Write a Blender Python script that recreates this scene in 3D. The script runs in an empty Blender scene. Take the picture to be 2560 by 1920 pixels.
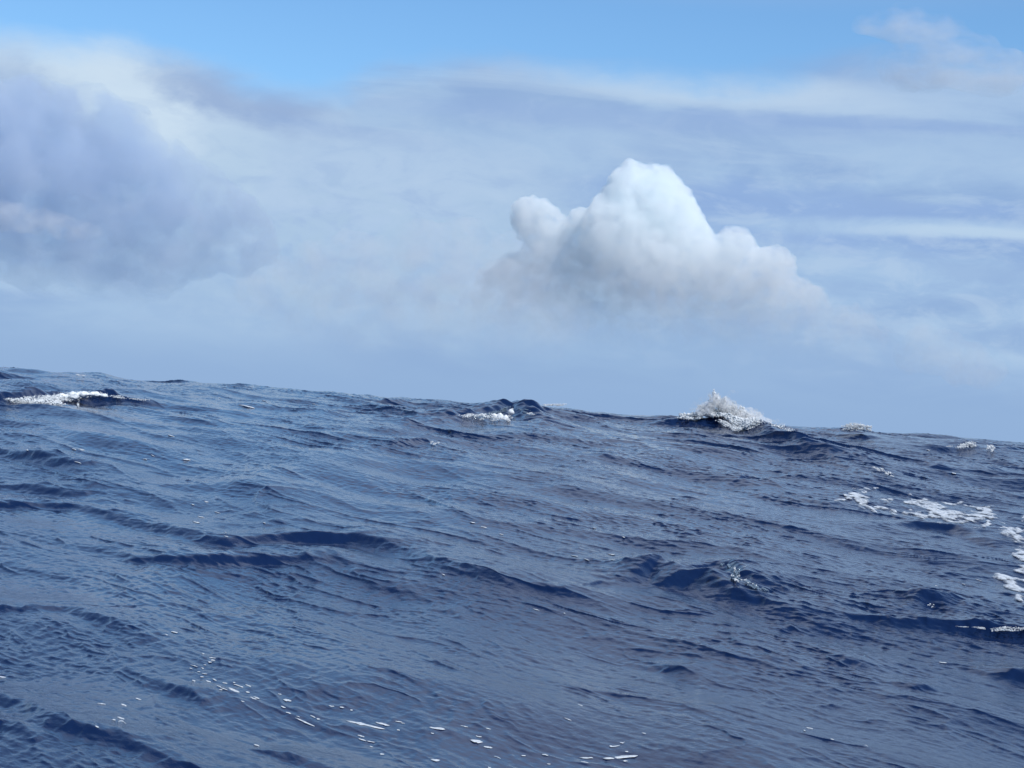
import bpy, bmesh, math, random
import numpy as np
from mathutils import Vector, Matrix

S = bpy.context.scene
COL = S.collection
rng = np.random.default_rng(7)
random.seed(7)
R = math.radians

# ------------------------------------------------------------------ camera
EYE = np.array([0.0, 0.0, 1.45])          # standing in the cockpit, about 3 m over the trough
FPX = 4500.0                              # focal length in photograph pixels (2560 wide)
ROLL, PITCH = R(4.25), R(0.86)
fw = Vector((0, math.cos(PITCH), math.sin(PITCH)))
up0 = Vector((0, -math.sin(PITCH), math.cos(PITCH)))
rt = math.cos(ROLL) * Vector((1, 0, 0)) + math.sin(ROLL) * up0
up = -math.sin(ROLL) * Vector((1, 0, 0)) + math.cos(ROLL) * up0
cd = bpy.data.cameras.new('camera')
cd.sensor_width = 36.0
cd.lens = 36.0 * FPX / 2560.0
cd.clip_start, cd.clip_end = 0.2, 200000.0
cam = bpy.data.objects.new('camera', cd)
m = Matrix((rt, up, -fw)).transposed().to_4x4()
m.translation = Vector(EYE)
cam.matrix_world = m
COL.objects.link(cam)
S.camera = cam


def sight(px, py):
    """direction of a point of the photograph (unit vector)"""
    d = fw * FPX + rt * (px - 1280.0) + up * (960.0 - py)
    return np.array(d.normalized())


def azel(px, py):
    d = sight(px, py)
    return math.degrees(math.atan2(d[0], d[1])), math.degrees(math.asin(d[2]))


# ------------------------------------------------------------------ render settings
S.view_settings.view_transform = 'Standard'
S.view_settings.look = 'None'
S.view_settings.exposure = 0.0
S.view_settings.gamma = 1.0
S.view_settings.use_curve_mapping = False
S.render.engine = 'CYCLES'
S.cycles.use_denoising = True
S.cycles.denoiser = 'OPENIMAGEDENOISE'
S.cycles.denoising_input_passes = 'RGB_ALBEDO_NORMAL'
S.cycles.max_bounces = 22
S.cycles.diffuse_bounces = 2
S.cycles.glossy_bounces = 3
S.cycles.transmission_bounces = 4
S.cycles.volume_bounces = 20
S.cycles.transparent_max_bounces = 16
S.cycles.caustics_reflective = False
S.cycles.caustics_refractive = False
S.cycles.volume_step_rate = 2.0

# ------------------------------------------------------------------ sun
SUN_EL, SUN_AZ = 48.0, 140.0              # azimuth clockwise from the view direction: high, behind right
sd = bpy.data.lights.new('sun', 'SUN')
sd.energy = 4.4
sd.angle = R(0.53)
sd.color = (1.0, 0.99, 0.975)
sun = bpy.data.objects.new('sun', sd)
sv = Vector((math.sin(R(SUN_AZ)) * math.cos(R(SUN_EL)), math.cos(R(SUN_AZ)) * math.cos(R(SUN_EL)), math.sin(R(SUN_EL))))
sun.rotation_euler = sv.to_track_quat('Z', 'Y').to_euler()
COL.objects.link(sun)


# ------------------------------------------------------------------ node helper
class NT:
    def __init__(self, tree):
        self.t = tree
        tree.nodes.clear()

    def n(self, kind, **kw):
        nd = self.t.nodes.new(kind)
        for k, v in kw.items():
            setattr(nd, k, v)
        return nd

    def put(self, sock, v):
        if isinstance(v, bpy.types.NodeSocket):
            self.t.links.new(v, sock)
        elif v is not None:
            if hasattr(sock.default_value, '__len__') and not hasattr(v, '__len__'):
                v = [v] * len(sock.default_value)
            elif hasattr(v, '__len__') and len(sock.default_value) == 4 and len(v) == 3:
                v = (*v, 1.0)
            sock.default_value = v

    def m(self, op, a, b=None, c=None, clamp=False):
        nd = self.n('ShaderNodeMath', operation=op, use_clamp=clamp)
        for i, v in enumerate((a, b, c)):
            if v is not None:
                self.put(nd.inputs[i], v)
        return nd.outputs[0]

    def v(self, op, a, b=None):
        nd = self.n('ShaderNodeVectorMath', operation=op)
        self.put(nd.inputs[0], a)
        if b is not None:
            self.put(nd.inputs['Scale'] if op == 'SCALE' else nd.inputs[1], b)
        return nd.outputs['Value'] if op in ('LENGTH', 'DOT_PRODUCT') else nd.outputs[0]

    def xyz(self, x, y, z):
        nd = self.n('ShaderNodeCombineXYZ')
        for i, v in enumerate((x, y, z)):
            self.put(nd.inputs[i], v)
        return nd.outputs[0]

    def sep(self, v):
        nd = self.n('ShaderNodeSeparateXYZ')
        self.put(nd.inputs[0], v)
        return nd.outputs

    def noise(self, vec, scale, detail=4.0, rough=0.5, dist=0.0, lac=2.0):
        nd = self.n('ShaderNodeTexNoise')
        self.put(nd.inputs['Vector'], vec)
        nd.inputs['Scale'].default_value = scale
        nd.inputs['Detail'].default_value = detail
        nd.inputs['Roughness'].default_value = rough
        nd.inputs['Lacunarity'].default_value = lac
        nd.inputs['Distortion'].default_value = dist
        return nd.outputs['Fac']

    def step(self, v, lo, hi, t0=0.0, t1=1.0, kind='SMOOTHSTEP'):
        nd = self.n('ShaderNodeMapRange', interpolation_type=kind, clamp=True)
        self.put(nd.inputs[0], v)
        for i, x in enumerate((lo, hi, t0, t1)):
            self.put(nd.inputs[i + 1], x)
        return nd.outputs[0]

    def mix(self, f, a, b):
        nd = self.n('ShaderNodeMix', data_type='RGBA')
        self.put(nd.inputs[0], f)
        self.put(nd.inputs[6], a)
        self.put(nd.inputs[7], b)
        return nd.outputs[2]


def lin(r, g, b, k=1.0):
    f = lambda c: (c / 255 / 12.92) if c <= 10 else ((c / 255 + 0.055) / 1.055) ** 2.4
    return (f(r) * k, f(g) * k, f(b) * k)


# ------------------------------------------------------------------ sky (world): clear sky with a layered deck of thin cloud
W = bpy.data.worlds.new('World')
S.world = W
W.use_nodes = True
w = NT(W.node_tree)
WS = 0.10
KS = 1.0 / WS
tc = w.n('ShaderNodeTexCoord').outputs['Generated']
skyn = w.n('ShaderNodeTexSky', sky_type='NISHITA', sun_disc=False, sun_elevation=R(SUN_EL), sun_rotation=R(SUN_AZ),
           altitude=0.0, air_density=1.0, dust_density=0.4, ozone_density=1.6)
skyc = w.v('MULTIPLY', skyn.outputs[0], (0.87, 1.22, 1.5))
skyraw = skyc
dx, dy, dz = w.sep(w.v('NORMALIZE', tc))[:3]
AZ = w.m('MULTIPLY', w.m('ARCTAN2', dx, dy), 180 / math.pi)
EL = w.m('MULTIPLY', w.m('ARCSINE', dz), 180 / math.pi)
# darkening added overhead, so the far waves mirror a dimmer sky
skyc = w.v('SCALE', skyraw, w.step(EL, 16.0, 45.0, 1.0, 0.62))
# cloud noise in (azimuth, elevation), stretched sideways for the layers
P = w.xyz(AZ, EL, 0.0)
nA = w.noise(w.v('MULTIPLY', P, (0.16, 0.55, 1)), 1.0, 6, 0.55, 0.6)          # layers
nB = w.noise(w.v('MULTIPLY', P, (0.42, 0.75, 1)), 1.0, 7, 0.58, 0.3)          # puffs
nC = w.noise(w.v('MULTIPLY', P, (0.07, 0.16, 1)), 1.0, 3, 0.5, 0.0)           # broad
nD = w.noise(w.v('MULTIPLY', P, (1.1, 1.7, 1)), 1.0, 5, 0.6, 0.2)             # fine
c0 = lambda s: w.m('SUBTRACT', s, 0.5)
# warped coordinates for the hand placed banks
AW = w.m('ADD', AZ, w.m('ADD', w.m('MULTIPLY', c0(nB), 3.2), w.m('MULTIPLY', c0(nD), 0.9)))
nB2 = w.noise(w.v('MULTIPLY', w.v('ADD', P, (31.0, 17.0, 5.0)), (0.42, 0.75, 1)), 1.0, 7, 0.58, 0.3)
EW = w.m('ADD', EL, w.m('ADD', w.m('MULTIPLY', c0(nB2), 1.9), w.m('MULTIPLY', c0(nA), 1.0)))


AS = w.m('ADD', AZ, w.m('MULTIPLY', c0(nB), 1.2))
ES = w.m('ADD', EL, w.m('ADD', w.m('MULTIPLY', c0(nA), 0.55), w.m('MULTIPLY', c0(nD), 0.16)))


def bank(px, py, rx, ry, tilt=0.0, lo=0.0, hi=1.0, soft_edge=1.0):
    """soft elliptical bank centred where the photograph shows it; rx, ry in photograph pixels"""
    a, e = azel(px, py)
    k = 180 / math.pi / FPX
    ct, st = math.cos(R(tilt)), math.sin(R(tilt))
    thin = ry < 50
    u = w.m('SUBTRACT', AS if thin else AW, a)
    v = w.m('SUBTRACT', ES if thin else EW, e)
    uu = w.m('DIVIDE', w.m('ADD', w.m('MULTIPLY', u, ct), w.m('MULTIPLY', v, st)), rx * k)
    vv = w.m('DIVIDE', w.m('SUBTRACT', w.m('MULTIPLY', v, ct), w.m('MULTIPLY', u, st)), ry * k)
    d = w.m('SQRT', w.m('ADD', w.m('MULTIPLY', uu, uu), w.m('MULTIPLY', vv, vv)))
    return w.step(d, 1.0 + 0.5 * soft_edge, 1.0 - 0.6 * soft_edge, lo, hi)


# upper edge of the deck follows the photograph: (0,60) (700,180) (1300,150) (1900,185) (2200,120)
fc = w.n('ShaderNodeFloatCurve')
cv = fc.mapping.curves[0]
pts = []
for (px, py) in ((-300, 40), (0, 75), (350, 115), (760, 215), (1000, 150), (1300, 160), (1700, 180), (1950, 190), (2120, 150), (2560, 150), (2900, 150)):
    a, e = azel(px, py)
    pts.append(((a + 40) / 80, e / 20))
while len(cv.points) < len(pts):
    cv.points.new(0.5, 0.5)
for p, (x, y) in zip(cv.points, pts):
    p.location = (x, y)
    p.handle_type = 'AUTO'
fc.mapping.update()
w.put(fc.inputs['Value'], w.m('DIVIDE', w.m('ADD', AZ, 40.0), 80.0))
edge = w.m('MULTIPLY', fc.outputs[0], 20.0)
above = w.m('SUBTRACT', w.m('ADD', EL, w.m('ADD', w.m('MULTIPLY', c0(nA), 1.6), w.m('MULTIPLY', c0(nB), 0.9))), edge)
deck = w.step(above, 0.55, -1.0)
# broken cloud higher up (out of the frame, added and shaped to tone the water's reflection)
high = w.m('MULTIPLY', w.step(w.noise(w.v('MULTIPLY', P, (0.035, 0.06, 1)), 1.0, 6, 0.55, 0.4), 0.40, 0.56), w.m('MULTIPLY', w.step(EL, 12.8, 15.5), w.m('MULTIPLY', w.step(EL, 44.0, 25.0), w.step(w.m('ADD', AZ, w.m('MULTIPLY', EL, 0.25)), -9.0, 6.0, 0.5, 1.0))))

cloud_base = lin(151, 181, 221, KS)
cloud_lit = lin(190, 214, 234, KS)
cloud_dim = lin(138, 169, 214, KS)
ccol = w.mix(w.step(nA, 0.36, 0.66), cloud_dim, lin(170, 199, 230, KS))
streak = w.step(w.noise(w.v('MULTIPLY', w.v('ADD', P, (7.0, 3.0, 1.0)), (0.11, 1.25, 1)), 1.0, 7, 0.6, 0.5), 0.50, 0.70)
ccol = w.mix(w.m('MULTIPLY', streak, w.step(EL, 2.0, 7.0, 0.1, 0.55)), ccol, lin(188, 212, 235, KS))
ccol = w.mix(0.35, ccol, w.mix(w.step(nC, 0.35, 0.65), cloud_base, lin(164, 192, 226, KS)))
# towards the horizon the deck evens out to a pale blue grey
ccol = w.mix(w.step(EL, 3.2, 0.4), ccol, lin(145, 176, 217, KS))
for (px, py, rx, ry, tilt, col, f) in (
        (150, 150, 640, 130, -8, (199, 219, 238), 1.0),
        (220, 450, 430, 190, -22, (140, 167, 210), 0.9),
        (330, 250, 240, 90, -34, (204, 223, 240), 1.0),
        (980, 520, 520, 190, 0, (172, 199, 226), 0.75),
        (1330, 400, 420, 120, 6, (168, 195, 227), 0.5),
        (1800, 222, 560, 44, -1.5, (190, 212, 235), 0.9),
        (2480, 215, 330, 70, 4, (168, 196, 229), 0.6),
        (2350, 385, 420, 60, 0, (168, 196, 228), 0.7),
        (1550, 300, 700, 26, 0, (150, 178, 221), 0.5),
        (2150, 308, 520, 18, 0, (146, 175, 220), 0.7),
        (2050, 545, 560, 70, -3, (141, 172, 221), 0.75),
        (2330, 700, 420, 60, 0, (160, 190, 226), 0.55),
        (600, 240, 230, 62, -12, (144, 169, 210), 0.8),
        (860, 330, 210, 20, -4, (145, 173, 216), 0.6),
        (720, 500, 120, 60, 0, (148, 178, 219), 0.6),
        (1000, 800, 420, 90, 0, (147, 177, 218), 0.7),
        (1250, 900, 500, 50, 0, (138, 168, 212), 0.6),
        (1900, 900, 500, 60, 0, (148, 178, 219), 0.6),
        (600, 640, 420, 90, -6, (158, 187, 222), 0.5),
        (1500, 830, 620, 120, 0, (150, 181, 219), 0.8),
        (2280, 572, 460, 22, 0.6, (172, 200, 231), 0.8),
        (2450, 588, 260, 14, 0.5, (188, 212, 235), 0.8),
        (2360, 525, 320, 14, 0.6, (146, 176, 222), 0.6),
        (750, 660, 760, 190, 0, (164, 192, 225), 0.75),
        (900, 470, 420, 130, 3, (180, 203, 231), 0.7),
        (560, 430, 90, 120, -30, (190, 213, 233), 0.5),
):
    ccol = w.mix(bank(px, py, rx, ry, tilt, 0, f), ccol, lin(*col, KS))
nE = w.noise(w.v('MULTIPLY', w.v('ADD', P, (13.0, 5.0, 9.0)), (0.5, 1.1, 1)), 1.0, 9, 0.62, 0.5)
ccol = w.mix(w.m('MULTIPLY', w.step(nE, 0.46, 0.66), w.m('MULTIPLY', w.step(EL, 1.0, 4.0, 0.0, 0.45), w.step(EL, 9.5, 6.0, 0.3, 1.0))), ccol, lin(186, 208, 233, KS))
ccol = w.mix(w.m('MULTIPLY', w.step(nE, 0.50, 0.34), w.m('MULTIPLY', w.step(EL, 1.0, 4.0, 0.0, 0.35), w.step(EL, 9.5, 6.0, 0.3, 1.0))), ccol, lin(146, 174, 217, KS))
skycol = w.mix(w.m('MULTIPLY', deck, 0.97), skyc, ccol)
skycol = w.mix(w.m('MULTIPLY', high, 0.85), skycol, lin(188, 201, 226, KS))
# faint heaps of cumulus far behind, left of the tall one
heap = w.m('MULTIPLY', w.step(w.noise(w.v('MULTIPLY', w.v('ADD', P, (3.0, 41.0, 2.0)), (0.62, 0.9, 1)), 1.0, 8, 0.6, 0.3), 0.44, 0.60), bank(950, 650, 620, 170, 0, 0, 0.85))
skycol = w.mix(heap, skycol, lin(172, 199, 227, KS))
bg = w.n('ShaderNodeBackground')
w.put(bg.inputs['Color'], skycol)
bg.inputs['Strength'].default_value = WS
w.put(w.n('ShaderNodeOutputWorld').inputs['Surface'], bg.outputs[0])


# ------------------------------------------------------------------ small tools
def tag(o, label=None, cat=None, group=None, kind=None):
    if label: o['label'] = label
    if cat: o['category'] = cat
    if group: o['group'] = group
    if kind: o['kind'] = kind
    return o


def mesh_obj(name, V, F, mat, parent=None, smooth=True):
    """V (n,3), F (m,k) arrays -> one linked mesh object"""
    me = bpy.data.meshes.new(name)
    V = np.asarray(V, dtype=np.float32)
    F = np.asarray(F, dtype=np.int32)
    me.vertices.add(len(V))
    me.vertices.foreach_set('co', V.ravel())
    k = F.shape[1]
    me.loops.add(F.size)
    me.loops.foreach_set('vertex_index', F.ravel())
    me.polygons.add(len(F))
    me.polygons.foreach_set('loop_start', np.arange(0, F.size, k, dtype=np.int32))
    me.polygons.foreach_set('loop_total', np.full(len(F), k, dtype=np.int32))
    me.polygons.foreach_set('use_smooth', np.full(len(F), smooth, dtype=bool))
    me.update(calc_edges=True)
    me.materials.append(mat)
    o = bpy.data.objects.new(name, me)
    COL.objects.link(o)
    if parent is not None:
        o.parent = parent
        o.matrix_parent_inverse = parent.matrix_world.inverted()
    return o


def root(name, loc):
    o = bpy.data.objects.new(name, None)
    o.location = loc
    o.empty_display_size = 0.3
    COL.objects.link(o)
    bpy.context.view_layer.update()
    return o


def hash2(i, j, seed):
    n = (i.astype(np.int64) * 374761393 + j.astype(np.int64) * 668265263 + seed * 1274126177) & 0x7fffffff
    n = ((n ^ (n >> 13)) * 1274126177) & 0x7fffffff
    return ((n ^ (n >> 16)) & 0xffff) / 65535.0


def vnoise(x, y, seed=0):
    i, j = np.floor(x), np.floor(y)
    f, g = x - i, y - j
    f = f * f * f * (f * (f * 6 - 15) + 10)
    g = g * g * g * (g * (g * 6 - 15) + 10)
    a, b = hash2(i, j, seed), hash2(i + 1, j, seed)
    c, d = hash2(i, j + 1, seed), hash2(i + 1, j + 1, seed)
    return a + (b - a) * f + (c - a) * g + (a - b - c + d) * f * g


def fbm(x, y, oct=4, seed=0, rough=0.5):
    s, a, t = 0.0, 1.0, 0.0
    for o in range(oct):
        s = s + a * vnoise(x, y, seed + o * 13)
        t += a
        a *= rough
        x, y = x * 2.03 + 17.3, y * 2.03 - 9.1
    return s / t


# ------------------------------------------------------------------ the sea surface
LAM, DCREST, AMP = 150.0, 86.0, 1.62


def swell(x, y):
    d = y + 0.05 * x
    z = AMP * np.cos(2 * np.pi * (d - DCREST) / LAM)
    z = z + 0.16 * np.cos(2 * np.pi * (0.77 * x + 0.64 * y) / 34.0 + 1.0) * np.clip((80 - y) / 40, 0.15, 1)
    return z * np.exp(-np.maximum(np.hypot(x, y) - 600, 0) / 900)


def ground(px, py, rmax=74.0):
    """where the sight line of a point of the photograph meets the swell"""
    d = sight(px, py)
    t = np.arange(8.0, 400.0, 0.05)
    p = EYE[None] + d[None] * t[:, None]
    below = np.nonzero(p[:, 2] < swell(p[:, 0], p[:, 1]))[0]
    k = below[0] if len(below) else len(t) - 1
    tt = min(t[k], rmax)
    return EYE[0] + d[0] * tt, EYE[1] + d[1] * tt


def wave_tile(L, N, lmin, lmax, B, kdir, spread, seed, chop=1.0):
    """one periodic FFT tile: height and sideways displacement, saturation-range spectrum"""
    g = np.random.default_rng(seed)
    k1 = 2 * np.pi * np.fft.fftfreq(N, L / N)
    kx, ky = np.meshgrid(k1, k1, indexing='xy')
    k = np.hypot(kx, ky)
    k[0, 0] = 1.0
    th = np.arctan2(ky, kx) - kdir
    c = np.cos(th)
    D = np.where(c > 0, np.abs(c) ** spread, 0.0)
    tt = np.linspace(-np.pi / 2, np.pi / 2, 400)
    D = D / (np.sum(np.cos(tt) ** spread) * (tt[1] - tt[0]))
    psi = B * k ** -4.0 * D
    lo, hi = 2 * np.pi / lmax, 2 * np.pi / lmin
    psi = psi * np.exp(-1.25 * (lo / k) ** 4) * np.exp(-(k / hi) ** 4)
    psi[0, 0] = 0
    dk = 2 * np.pi / L
    amp = np.sqrt(psi * dk * dk) * (g.normal(size=k.shape) + 1j * g.normal(size=k.shape)) / math.sqrt(2)
    n2 = N * N
    h = np.real(np.fft.ifft2(amp)) * n2 * math.sqrt(2)
    ax = np.real(np.fft.ifft2(amp * 1j * kx / k)) * n2 * math.sqrt(2) * chop
    ay = np.real(np.fft.ifft2(amp * 1j * ky / k)) * n2 * math.sqrt(2) * chop
    return np.stack([ax, ay, h], -1).astype(np.float32), L, N


def tile_at(tile, x, y, rot=0.0, off=(0.0, 0.0)):
    T, L, N = tile
    c, s = math.cos(rot), math.sin(rot)
    u = ((c * x + s * y + off[0]) / L * N)
    v = ((-s * x + c * y + off[1]) / L * N)
    i, j = np.floor(u).astype(np.int64), np.floor(v).astype(np.int64)
    f, g = (u - i)[..., None].astype(np.float32), (v - j)[..., None].astype(np.float32)
    i0, j0, i1, j1 = i % N, j % N, (i + 1) % N, (j + 1) % N
    q = T[j0, i0] * (1 - f) * (1 - g) + T[j0, i1] * f * (1 - g) + T[j1, i0] * (1 - f) * g + T[j1, i1] * f * g
    ox, oy = q[..., 0] * c - q[..., 1] * s, q[..., 0] * s + q[..., 1] * c
    return ox, oy, q[..., 2]


KD = math.atan2(-0.50, -0.87)             # the wind sea runs towards the lower left
t_long = wave_tile(118.0, 512, 1.6, 9.0, 0.0038, KD, 4.0, 3, 0.9)
t_mid = wave_tile(23.7, 768, 0.30, 1.5, 0.0075, KD, 5.0, 5, 0.9)
t_small = wave_tile(9.3, 1024, 0.075, 0.40, 0.045, KD, 4.0, 9, 1.0)

# polar grid round the boat: fine in front, coarse behind, out to the real horizon
dth = 0.00062
th_f = np.arange(-R(18.5), R(18.5) + 1e-9, dth)
th_w = np.arange(R(18.5) + 0.0012, R(30), 0.0012)
th_f = np.concatenate([-th_w[::-1], th_f, th_w])
th_c = np.linspace(th_w[-1], 2 * np.pi - th_w[-1], 150)[1:-1]
TH = np.concatenate([th_f, th_c])
nf = len(th_f)
r, RR = 6.0, []
while r < 25000:
    RR.append(r)
    if r < 13: r *= 1.02
    elif r < 78: r *= 1.0011
    elif r < 112: r *= 1.0018
    elif r < 180: r *= 1.006
    elif r < 600: r *= 1.02
    else: r *= 1.12
RR = np.array(RR)
rr, tt = np.meshgrid(RR, TH, indexing='ij')
X0, Y0 = rr * np.sin(tt), rr * np.cos(tt)
fade = lambda lo, hi: np.clip((hi - rr) / (hi - lo), 0, 1)
Z = swell(X0, Y0)
DX, DY = np.zeros_like(Z), np.zeros_like(Z)
gust = fbm(X0 / 5.5 + 3, Y0 / 9.0, 4, 21)
gust = np.clip((gust - 0.32) / 0.36, 0, 1)
def sparse(sx, sy, seed, lo=0.40, hi=0.72, base=0.2, top=1.6):
    c, s_ = math.cos(KD), math.sin(KD)
    n = fbm((c * X0 + s_ * Y0) / sx, (-s_ * X0 + c * Y0) / sy, 3, seed)
    return base + (top - base) * np.clip((n - lo) / (hi - lo), 0, 1)


for tile, rot, off, amp, lean in (
        (t_long, 0.0, (11, 37), (0.85 + 0.5 * np.clip((rr - 30) / 25, 0, 1)) * fade(300, 1500), 0.35),
        (t_mid, 0.06, (3, 5), (0.14 + 0.44 * np.clip((rr - 22) / 36, 0, 1)) * fade(140, 250) * (0.45 + 0.75 * gust) * sparse(1.6, 3.2, 61, 0.36, 0.7, 0.3, 1.6), 1.25),
        (t_mid, -0.31, (9, 14), (0.10 + 0.18 * np.clip((rr - 18) / 30, 0, 1)) * fade(140, 250) * (1.0 - 0.4 * gust), 1.0),
        (t_small, 0.15, (1, 2), (0.40 + 0.2 * np.clip((rr - 18) / 20, 0, 1)) * fade(90, 140) * (0.4 + 0.7 * gust) * sparse(0.45, 1.0, 71, 0.4, 0.72, 0.35, 1.4), 1.2),
        (t_small, -0.40, (4, 3), 0.5 * fade(90, 140) * (0.5 + 0.5 * gust), 1.0)):
    ox, oy, h = tile_at(tile, X0, Y0, rot, off)
    # crests lean forward: short steep fronts, long easy backs
    DX += (ox + lean * math.cos(KD + rot) * h) * amp
    DY += (oy + lean * math.sin(KD + rot) * h) * amp
    Z += h * amp


def creases(sp, sc_, amp, power, seed, turn=0.0, lean=1.0, keep=(0.42, 0.62), far=(80, 120), near=None):
    """thin sharp crest lines between smooth troughs: sp metres apart, sc_ metres long"""
    global Z, DX, DY
    c, s_ = math.cos(KD + turn), math.sin(KD + turn)
    a, b = c * X0 + s_ * Y0, -s_ * X0 + c * Y0
    a = a + (fbm(a / (3 * sp), b / (2 * sc_), 3, seed + 3) - 0.5) * 3.0 * sp
    n = fbm(a / sp, b / sc_, 2, seed, 0.35)
    line = np.clip(1 - np.abs(2 * n - 1) * 1.25, 0, 1) ** power
    m_ = np.clip((fbm(a / (2.6 * sp) + 9, b / (1.3 * sc_), 3, seed + 7) - keep[0]) / (keep[1] - keep[0]), 0, 1)
    h = amp * line * (0.15 + 0.85 * m_) * fade(*far)
    if near is not None:
        h = h * np.clip((rr - near[0]) / (near[1] - near[0]), 0.25, 1)
    Z += h
    DX += lean * c * h
    DY += lean * s_ * h


creases(1.7, 6.5, 0.042, 5.0, 201, 0.05, 1.2, near=(14, 36))
creases(0.95, 3.0, 0.026, 4.0, 221, -0.15, 1.2, near=(16, 36))
creases(0.48, 1.7, 0.026, 4.5, 241, 0.12, 1.2, (0.48, 0.64), (30, 56), (6, 26))
creases(0.24, 0.80, 0.013, 3.2, 261, -0.05, 1.1, (0.44, 0.62), (20, 38), (4, 22))
creases(3.4, 11.0, 0.11, 5.0, 281, 0.1, 1.0, (0.45, 0.65), (110, 180), (30, 55))


def ridge(pix, heights, wf, wb, rough=0.25, seed=0, lean=0.0):
    """a steeper crest whose line the photograph shows; front face (towards the boat) wf wide, back wb wide"""
    global Z, DX, DY
    P = np.array([ground(*p) for p in pix])
    hs = np.array(heights, dtype=float) * 0.8
    wf = wf * 0.75
    pad = 3.2 * max(wf, wb)
    rm, rM = np.hypot(P[:, 0], P[:, 1]).min() - pad, np.hypot(P[:, 0], P[:, 1]).max() + pad
    am = np.arctan2(P[:, 0], P[:, 1])
    i0, i1 = np.searchsorted(RR, rm), np.searchsorted(RR, rM)
    j0 = max(np.searchsorted(th_f, am.min() - pad / rm), 0)
    j1 = min(np.searchsorted(th_f, am.max() + pad / rm), nf)
    if i1 <= i0 or j1 <= j0:
        return
    x, y = X0[i0:i1, j0:j1], Y0[i0:i1, j0:j1]
    wob = (fbm(x / 1.1, y / 1.1, 3, 50 + seed) - 0.5) * rough * 3.0
    best = np.full(x.shape, 1e9)
    hh, sd_ = np.zeros_like(x), np.zeros_like(x)
    for a, b, ha, hb in zip(P[:-1], P[1:], hs[:-1], hs[1:]):
        ab = b - a
        t = np.clip(((x - a[0]) * ab[0] + (y - a[1]) * ab[1]) / (ab @ ab), 0, 1)
        qx, qy = x - a[0] - t * ab[0], y - a[1] - t * ab[1]
        d = np.hypot(qx, qy)
        near = d < best
        best = np.where(near, d, best)
        hh = np.where(near, ha + (hb - ha) * t, hh) 
        nx, ny = ab[1], -ab[0]
        if nx * (a[0] + b[0]) + ny * (a[1] + b[1]) > 0:
            nx, ny = -nx, -ny
        sd_ = np.where(near, np.where(qx * nx + qy * ny > 0, d, -d), sd_)     # > 0: on the side of the boat
    sd_ = sd_ + wob * wf
    wd = np.where(sd_ > 0, wf, wb)
    prof = np.exp(-np.abs(sd_ / wd) ** 1.6)
    prof = prof - 0.22 * np.exp(-((sd_ - 1.9 * wf) / (1.1 * wf)) ** 2)
    hmod = 1 + (fbm(x / 0.8, y / 0.8, 3, 90 + seed) - 0.5) * 1.2
    add_ = hh * prof * hmod
    for _ in range(3):
        add_[1:-1] = (add_[:-2] + 2 * add_[1:-1] + add_[2:]) / 4
        add_[:, 1:-1] = (add_[:, :-2] + 2 * add_[:, 1:-1] + add_[:, 2:]) / 4
    Z[i0:i1, j0:j1] += add_
    if lean:
        rad = np.hypot(x, y)
        DX[i0:i1, j0:j1] -= lean * hh * prof * x / rad
        DY[i0:i1, j0:j1] -= lean * hh * prof * y / rad


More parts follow.
